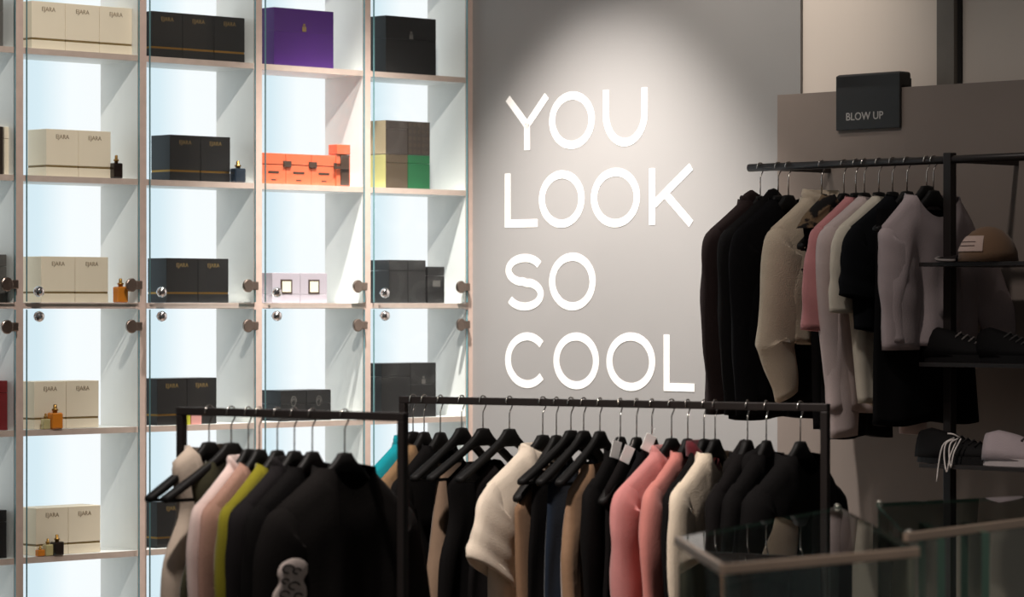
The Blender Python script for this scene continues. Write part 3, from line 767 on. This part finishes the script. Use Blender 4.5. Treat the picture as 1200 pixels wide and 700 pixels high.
hang(RB_, 898, 'hoodie', 'black hoodie with a bulky hood near the right end of the long rack', 'hoodie', 'black hoodie near the right end', BLK, L=.66, sw=7, sleeve='long', r0=.09, r1=.06, ry=.42, T=.032, hood=True)
hang(RB_, 938, 'jacket', 'black jacket at the right end of the long middle rack', 'jacket', 'black jacket at the right end', BLK, L=.66, sleeve='long', r0=.095, r1=.06, ry=.45, T=.04, sw=-3)

# --- wall rail, left to right
hang(RC, 891, 'hoodie', 'brown-black hoodie at the left end of the wall rail', 'hoodie', 'brown-black hoodie', (38, 28, 27), L=.60, sleeve='long', r0=.095, r1=.065, ry=.45, T=.035, hood=True, collar=.02)
hang(RC, 912, 'hoodie', 'black hoodie between the brown-black one and the cream fleece', 'hoodie', 'black hoodie left of the cream fleece', BLK, L=.67, sleeve='long', r0=.09, r1=.06, ry=.4, T=.03, hood=True)
hang(RC, 924, 'sweater', 'black sweater squeezed left of the cream fleece jacket', 'sweater', 'black sweater beside the fleece', BLK3, L=.62, sleeve='long', r0=.09, r1=.055, ry=.3, T=.02)
fj = hang(RC, 963, 'fleece_jacket', 'cream fleece jacket hanging among dark clothes on the wall rail', 'jacket', 'cream fleece jacket', (222, 206, 184), L=.44, sleeve='fleece', r0=.10, r1=[(0, .07), (.15, .10), (.6, .10), (.8, .07), (1, .048)], ry=.4, T=.03, collar=.05, fn=.02, m=fabric((214, 196, 172), bump=.6), wh=.16, wc=.2)
box('pocket_zip', M['gap_dark'], fj, -.13, -.075, -.034, -.028, -.222, -.218)
hang(RC, 989, 'camouflage_vest', 'dark vest with a brown camouflage yoke right of the cream fleece', 'vest', 'camouflage vest', BLK, L=.70, sleeve=None, wt=.18, wc=.155, wh=.15, sd=.085, sw=2, T=.022)
yk = obj('yoke', body_mesh(.10, wt=.182, wc=.185, sd=.085, T=.032, fn=.05, A=.003), patterned((26, 23, 22), (112, 92, 70), 16), COL.objects[-1] if False else [o for o in COL.objects if o.get('label', '').startswith('dark vest with a brown camo')][0], True); yk['label'] = 'brown camouflage yoke'; yk.location = (0, 0, .006)
hang(RC, 1003, 'dress', 'long black sleeveless dress behind the pink tee on the wall rail', 'dress', 'long black dress', BLK, L=.70, sleeve=None, wt=.18, wc=.16, wh=.17, sd=.085, T=.018, dz=.02)
hang(RC, 1013, 'tee_shirt', 'dusty pink tee on the wall rail', 't-shirt', 'dusty pink tee', (206, 140, 140), L=.40, sleeve=[(-.045, -.018), (.015, .012), (.045, .075), (.065, .18), (.075, .30)], r0=.08, r1=.065, ry=.3, T=.018)
hang(RC, 1030, 'sweater', 'pale grey-pink sweater with long hanging sleeves on the wall rail', 'sweater', 'pale grey-pink sweater', (206, 188, 184), L=.64, sleeve=[(-.045, -.018), (.012, .012), (.035, .075), (.04, .20), (.02, .36), (.0, .50), (-.01, .62)], r0=.085, r1=.055, ry=.32, T=.018)
hang(RC, 1046, 'tee_shirt', 'ivory tee with short sleeves beside the pale sweater', 't-shirt', 'ivory tee', (216, 206, 188), L=.62, sleeve=[(-.045, -.018), (.012, .012), (.035, .075), (.05, .16), (.055, .25)], r0=.085, r1=.075, ry=.3, T=.018, wc=.19, wh=.15)
hang(RC, 1063, 'tee_shirt', 'black tee between the ivory tee and the light grey top', 't-shirt', 'black tee', (20, 21, 24), L=.40, sleeve='tee', r0=.085, r1=.075, ry=.28, T=.018)
hang(RC, 1086, 'skirt', 'long black skirt hanging below the light grey top', 'skirt', 'long black skirt', (15, 14, 15), kind='drape', L=.625, sw=-2, wt=.20, nw=.20, sd=0, fn=0, prof=[(0, .20), (1, .235)], T=.02, A=.006, k=1.5, dz=.06)
gt = hang(RC, 1094, 'sweatshirt', 'light grey cropped sweatshirt facing out at the right of the wall rail', 'sweatshirt', 'light grey sweatshirt', (182, 166, 166), L=.44, sleeve=([(-.045, -.018), (.008, .02), (.014, .10), (.012, .22), (.01, .36)], 'flare'), r0=.09, r1=.075, ry=.35, T=.03, nw=.10, fn=.07, sw=-4, A=.016, k=1.7, wt=.20, wh=.20, wc=.2)
box('neck_label', fabric((150, 60, 64)), gt, -.04, .04, -.012, -.006, -.078, -.072)
GT = gt

# ------------------------------------------------------------ things on the side shelves of the wall rail
def shelf_pt(px, n, z): 
    return wal(t_at(px, n), n, z)
def ell(bm, c, r, sub=3, fn=None):
    a = bmesh.ops.create_icosphere(bm, subdivisions=sub, radius=1)
    for v in a['verts']:
        p = v.co.copy(); 
        if fn: p = fn(p)
        v.co = Vector((c[0]+p.x*r[0], c[1]+p.y*r[1], c[2]+p.z*r[2]))
# cap
cp_ = thing('baseball_cap', 'brown cap with a dark brim and a pale front patch on the top side shelf', 'cap', shelf_pt(1158, .53, SHZ[0]+.001), RW+R(8))
bm = bmesh.new(); ell(bm, (0, 0, 0), (.085, .09, .10), 3, lambda p: Vector((p.x, p.y, max(p.z, 0)))); obj('crown', bm, fabric((120, 92, 70)), cp_, True)
bm = bmesh.new()
n = 16; up, dn = [], []
for k in range(n+1):
    a = R(90 + 180*k/n)
    for lst, dz in ((up, .026), (dn, .020)):
        inner = Vector((-.055+.03*math.cos(a), .075*math.sin(a), dz-.008)); outer = Vector((-.06+.10*math.cos(a), .082*math.sin(a), dz-.012-.01*abs(math.sin(a))))
        lst.append((bm.verts.new(inner), bm.verts.new(outer)))
for k in range(n):
    bm.faces.new((up[k][0], up[k+1][0], up[k+1][1], up[k][1])); bm.faces.new((dn[k][0], dn[k][1], dn[k+1][1], dn[k+1][0])); bm.faces.new((up[k][1], up[k+1][1], dn[k+1][1], dn[k][1]))
br = obj('brim', bm, fabric((34, 28, 27)), cp_, True); br['label'] = 'dark brim with a pale rim'
bm = bmesh.new(); tube(bm, [(-.06+.10*math.cos(R(90+180*k/n)), .082*math.sin(R(90+180*k/n)), .013-.01*abs(math.sin(R(90+180*k/n)))) for k in range(n+1)], .0035, 6); obj('rim', bm, fabric((150, 140, 136)), br, True)
bm = bmesh.new(); g = []
for j in range(5):
    row = []
    for i in range(9):
        a = R(205 + 85*i/8); z = .028+.044*j/4; q = math.sqrt(max(0, 1-(z/.10)**2))
        row.append(bm.verts.new((.088*q*math.cos(a), .093*q*math.sin(a), z)))
    g.append(row)
for j in range(4):
    for i in range(8): bm.faces.new((g[j][i], g[j][i+1], g[j+1][i+1], g[j+1][i]))
fp = obj('front_patch', bm, fabric((196, 170, 158)), cp_, True); fp['label'] = 'pale front patch'
bm = bmesh.new()
for zz in (.044, .055):
    tube(bm, [(.0895*math.sqrt(1-(zz/.1)**2)*math.cos(R(a)), .0945*math.sqrt(1-(zz/.1)**2)*math.sin(R(a)), zz) for a in range(225, 275, 8)], .0012, 5)
obj('stitching', bm, fabric((110, 90, 84)), fp)

def shoe(name, label, P, rz, col, sole, lace, L=.27, lacehang=False):
    o = thing(name, label, 'shoe', P, rz)
    bm = bmesh.new(); n = 14; rings = []; seg = 16
    for i in range(n):
        s = i/(n-1); x = -L/2 + L*s
        w = .042*(math.sin(math.pi*min(1, .12+s*.9))**.55) + .004
        h = interp([(0, .075), (.15, .085), (.35, .075), (.6, .055), (.85, .042), (1, .02)], s)
        rings.append([bm.verts.new((x, w*math.cos(a)*(1-.25*max(0, math.sin(a))), .016+h*max(0, math.sin(a)))) for a in [2*math.pi*k/seg for k in range(seg)]])
    for a, b in zip(rings, rings[1:]):
        for k in range(seg): bm.faces.new((a[k], a[(k+1) % seg], b[(k+1) % seg], b[k]))
    bm.faces.new(rings[0][::-1]); bm.faces.new(rings[-1]); bmesh.ops.recalc_face_normals(bm, faces=bm.faces)
    obj('upper', bm, fabric(col, .7), o, True)
    bm = bmesh.new(); pts = []
    for k in range(28):
        a = 2*math.pi*k/28; pts.append((L*.515*math.cos(a), .047*math.copysign(abs(math.sin(a))**.7, math.sin(a))))
    lo = [bm.verts.new((x, y, 0)) for x, y in pts]; hi = [bm.verts.new((x*.985, y*.96, .022)) for x, y in pts]
    bm.faces.new(lo[::-1]); bm.faces.new(hi)
    for k in range(28): bm.faces.new((lo[k], lo[(k+1) % 28], hi[(k+1) % 28], hi[k]))
    obj('sole', bm, fabric(sole, .6), o)
    bm = bmesh.new()
    for k in range(5):
        x = -.01+.022*k; z = .016+interp([(0, .075), (.15, .085), (.35, .075), (.6, .055), (.85, .042), (1, .02)], (x+L/2)/L)+.002
        tube(bm, [(x, -.022, z-.012), (x+.004, 0, z+.001), (x, .022, z-.012)], .003, 6)
    ls = obj('laces', bm, fabric(lace), o, True)
    return o
zz = SHZ[2]+.0006
s1 = shoe('sneaker', 'black sneaker with loose white laces on the bottom side shelf', shelf_pt(1122, .50, zz), RW, (20, 18, 18), (24, 22, 22), (34, 32, 32))
bm = bmesh.new()
def loop(x, w, top, bot):
    return catmull([(x, -.05, top), (x-w, -.072, top-.012), (x-w*1.2, -.078, (top+bot)/2), (x-w*.3, -.080, bot), (x+w*.6, -.078, (top+bot)/2), (x+.01, -.05, top)], 20)
tube(bm, loop(.028, .012, .072, -.022), .0022, 6); tube(bm, loop(.042, .009, .074, -.010), .0022, 6)
tube(bm, catmull([(.02, -.04, .076), (.0, -.066, .055), (-.008, -.076, .0), (-.012, -.08, -.05)], 12), .0022, 6)
tube(bm, catmull([(.04, -.04, .076), (.03, -.056, .086), (.012, -.06, .088)], 8), .0022, 6)
ll = obj('laces', bm, fabric((222, 212, 206)), s1, True); ll['label'] = 'white laces hanging in loops'
shoe('sneaker', 'pale grey sneaker at the right photo edge on the bottom side shelf', shelf_pt(1205, .50, zz), RW+R(8), (176, 160, 162), (190, 178, 176), (90, 80, 80))
zz = SHZ[1]+.0006
shoe('sneaker', 'black sneaker left of its twin on the middle side shelf', shelf_pt(1128, .47, zz), RW+R(6), (20, 18, 18), (26, 24, 24), (120, 112, 108), L=.24)
shoe('sneaker', 'black sneaker by the right photo edge on the middle side shelf', shelf_pt(1186, .47, zz), RW-R(4), (20, 18, 18), (26, 24, 24), (70, 66, 64), L=.24)

# ------------------------------------------------------------ glass showcases in front
def case(label, pts, zt, fittings, edges_frame):
    """showcase with plan polygon pts and glass top at zt"""
    c = sum(pts, Vector())/len(pts)
    o = thing('glass_showcase', label, 'showcase', (c.x, c.y, 0))
    P = [p-c for p in pts]; n = len(P)
    def prism(name, m, z0, z1, k=1.0):
        bm = bmesh.new(); lo = [bm.verts.new((p.x*k, p.y*k, z0)) for p in P]; hi = [bm.verts.new((p.x*k, p.y*k, z1)) for p in P]
        bm.faces.new(lo[::-1]); bm.faces.new(hi)
        for i in range(n): bm.faces.new((lo[i], lo[(i+1) % n], hi[(i+1) % n], hi[i]))
        bmesh.ops.recalc_face_normals(bm, faces=bm.faces)
        return obj(name, bm, m, o)
    def sheet(name, z, k=1.0):
        b = prism(name, M['case_pane'], z-.008, z, k)
        b.data.materials.append(M['case_edge'])
        for f in b.data.polygons:
            if abs(f.normal.z) < .5: f.material_index = 1
    prism('plinth', M['plinth'], 0, .30, 1.0)
    sheet('top_pane', zt, .998); sheet('glass_shelf', .86, .95); sheet('glass_shelf', .60, .95)
    for i in range(n):
        a, b = P[i], P[(i+1) % n]; d = (b-a).normalized(); nn = Vector((d.y, -d.x, 0))
        bm = bmesh.new(); vs = []
        a2, b2 = a*.985, b*.985
        for z in (.30, zt-.009):
            for q, s in ((a2, 0), (b2, 0), (b2, 1), (a2, 1)): 
                p = q*(1 if not s else .985); vs.append(bm.verts.new((p.x, p.y, z)))
        for f in ((0, 1, 2, 3), (4, 5, 6, 7), (0, 1, 5, 4), (1, 2, 6, 5), (2, 3, 7, 6), (3, 0, 4, 7)):
            fc = bm.faces.new([vs[k] for k in f]); 
            fc.material_index = 0 if f in ((0, 1, 5, 4), (2, 3, 7, 6)) else 1
        bmesh.ops.recalc_face_normals(bm, faces=bm.faces)
        obj('side_pane', bm, None, o, mats=[M['case_pane'], M['case_edge']])
        if i in edges_frame:
            bm = bmesh.new(); L = (b-a).length; ang = math.atan2(d.y, d.x)
            bx(bm, -.004, L+.004, -.006, .006, zt-.016, zt+.002, .002)
            bmesh.ops.rotate(bm, verts=bm.verts, cent=(0, 0, 0), matrix=Matrix.Rotation(ang, 3, 'Z')); bmesh.ops.translate(bm, verts=bm.verts, vec=a)
            obj('frame_rail', bm, M['case_frame'], o)
    for k in fittings:
        bm = bmesh.new(); lathe(bm, [(.007, 0), (.007, .004), (.005, .007), (.001, .008)], 12, (P[k].x*.97, P[k].y*.97, zt)); obj('corner_fitting', bm, M['steel_fitting'], o, True)
    return o
ZC = 1.10
def top_pt(px, py, z=ZC):
    y = (EYE-z)*F/(py-HOR); return Vector(((px-600)*y/F, y, 0))
cl_, cf_, cr_, cb_ = top_pt(794, 630), top_pt(847, 663), top_pt(1074, 643), top_pt(983, 594)
case('left glass showcase with a pale metal top frame at the bottom right of the photo', [cl_, cf_, cr_, cb_], ZC, (3,), (0, 1))
d1, d2, d3, d4 = top_pt(1062, 626), top_pt(1215, 607), top_pt(1330, 575), top_pt(1027, 590)
case2 = case('right glass showcase cut off by the right edge of the photo', [d1, d2, d3, d4], ZC, (0, 3), (0,))
for px in (1102, 1154):
    yy = top_pt(px, 640).y + .55; q = Vector(((px-600)*yy/F, yy, 0)) - case2.location
    bm = bmesh.new(); bx(bm, -.008, .008, -.012, .30, .862, 1.088)
    for f in bm.faces: f.material_index = 1 if abs(f.normal.x) < .5 else 0
    dv = obj('glass_divider', bm, None, case2, mats=[M['case_pane'], M['case_edge']]); dv.location = (q.x, q.y, 0)
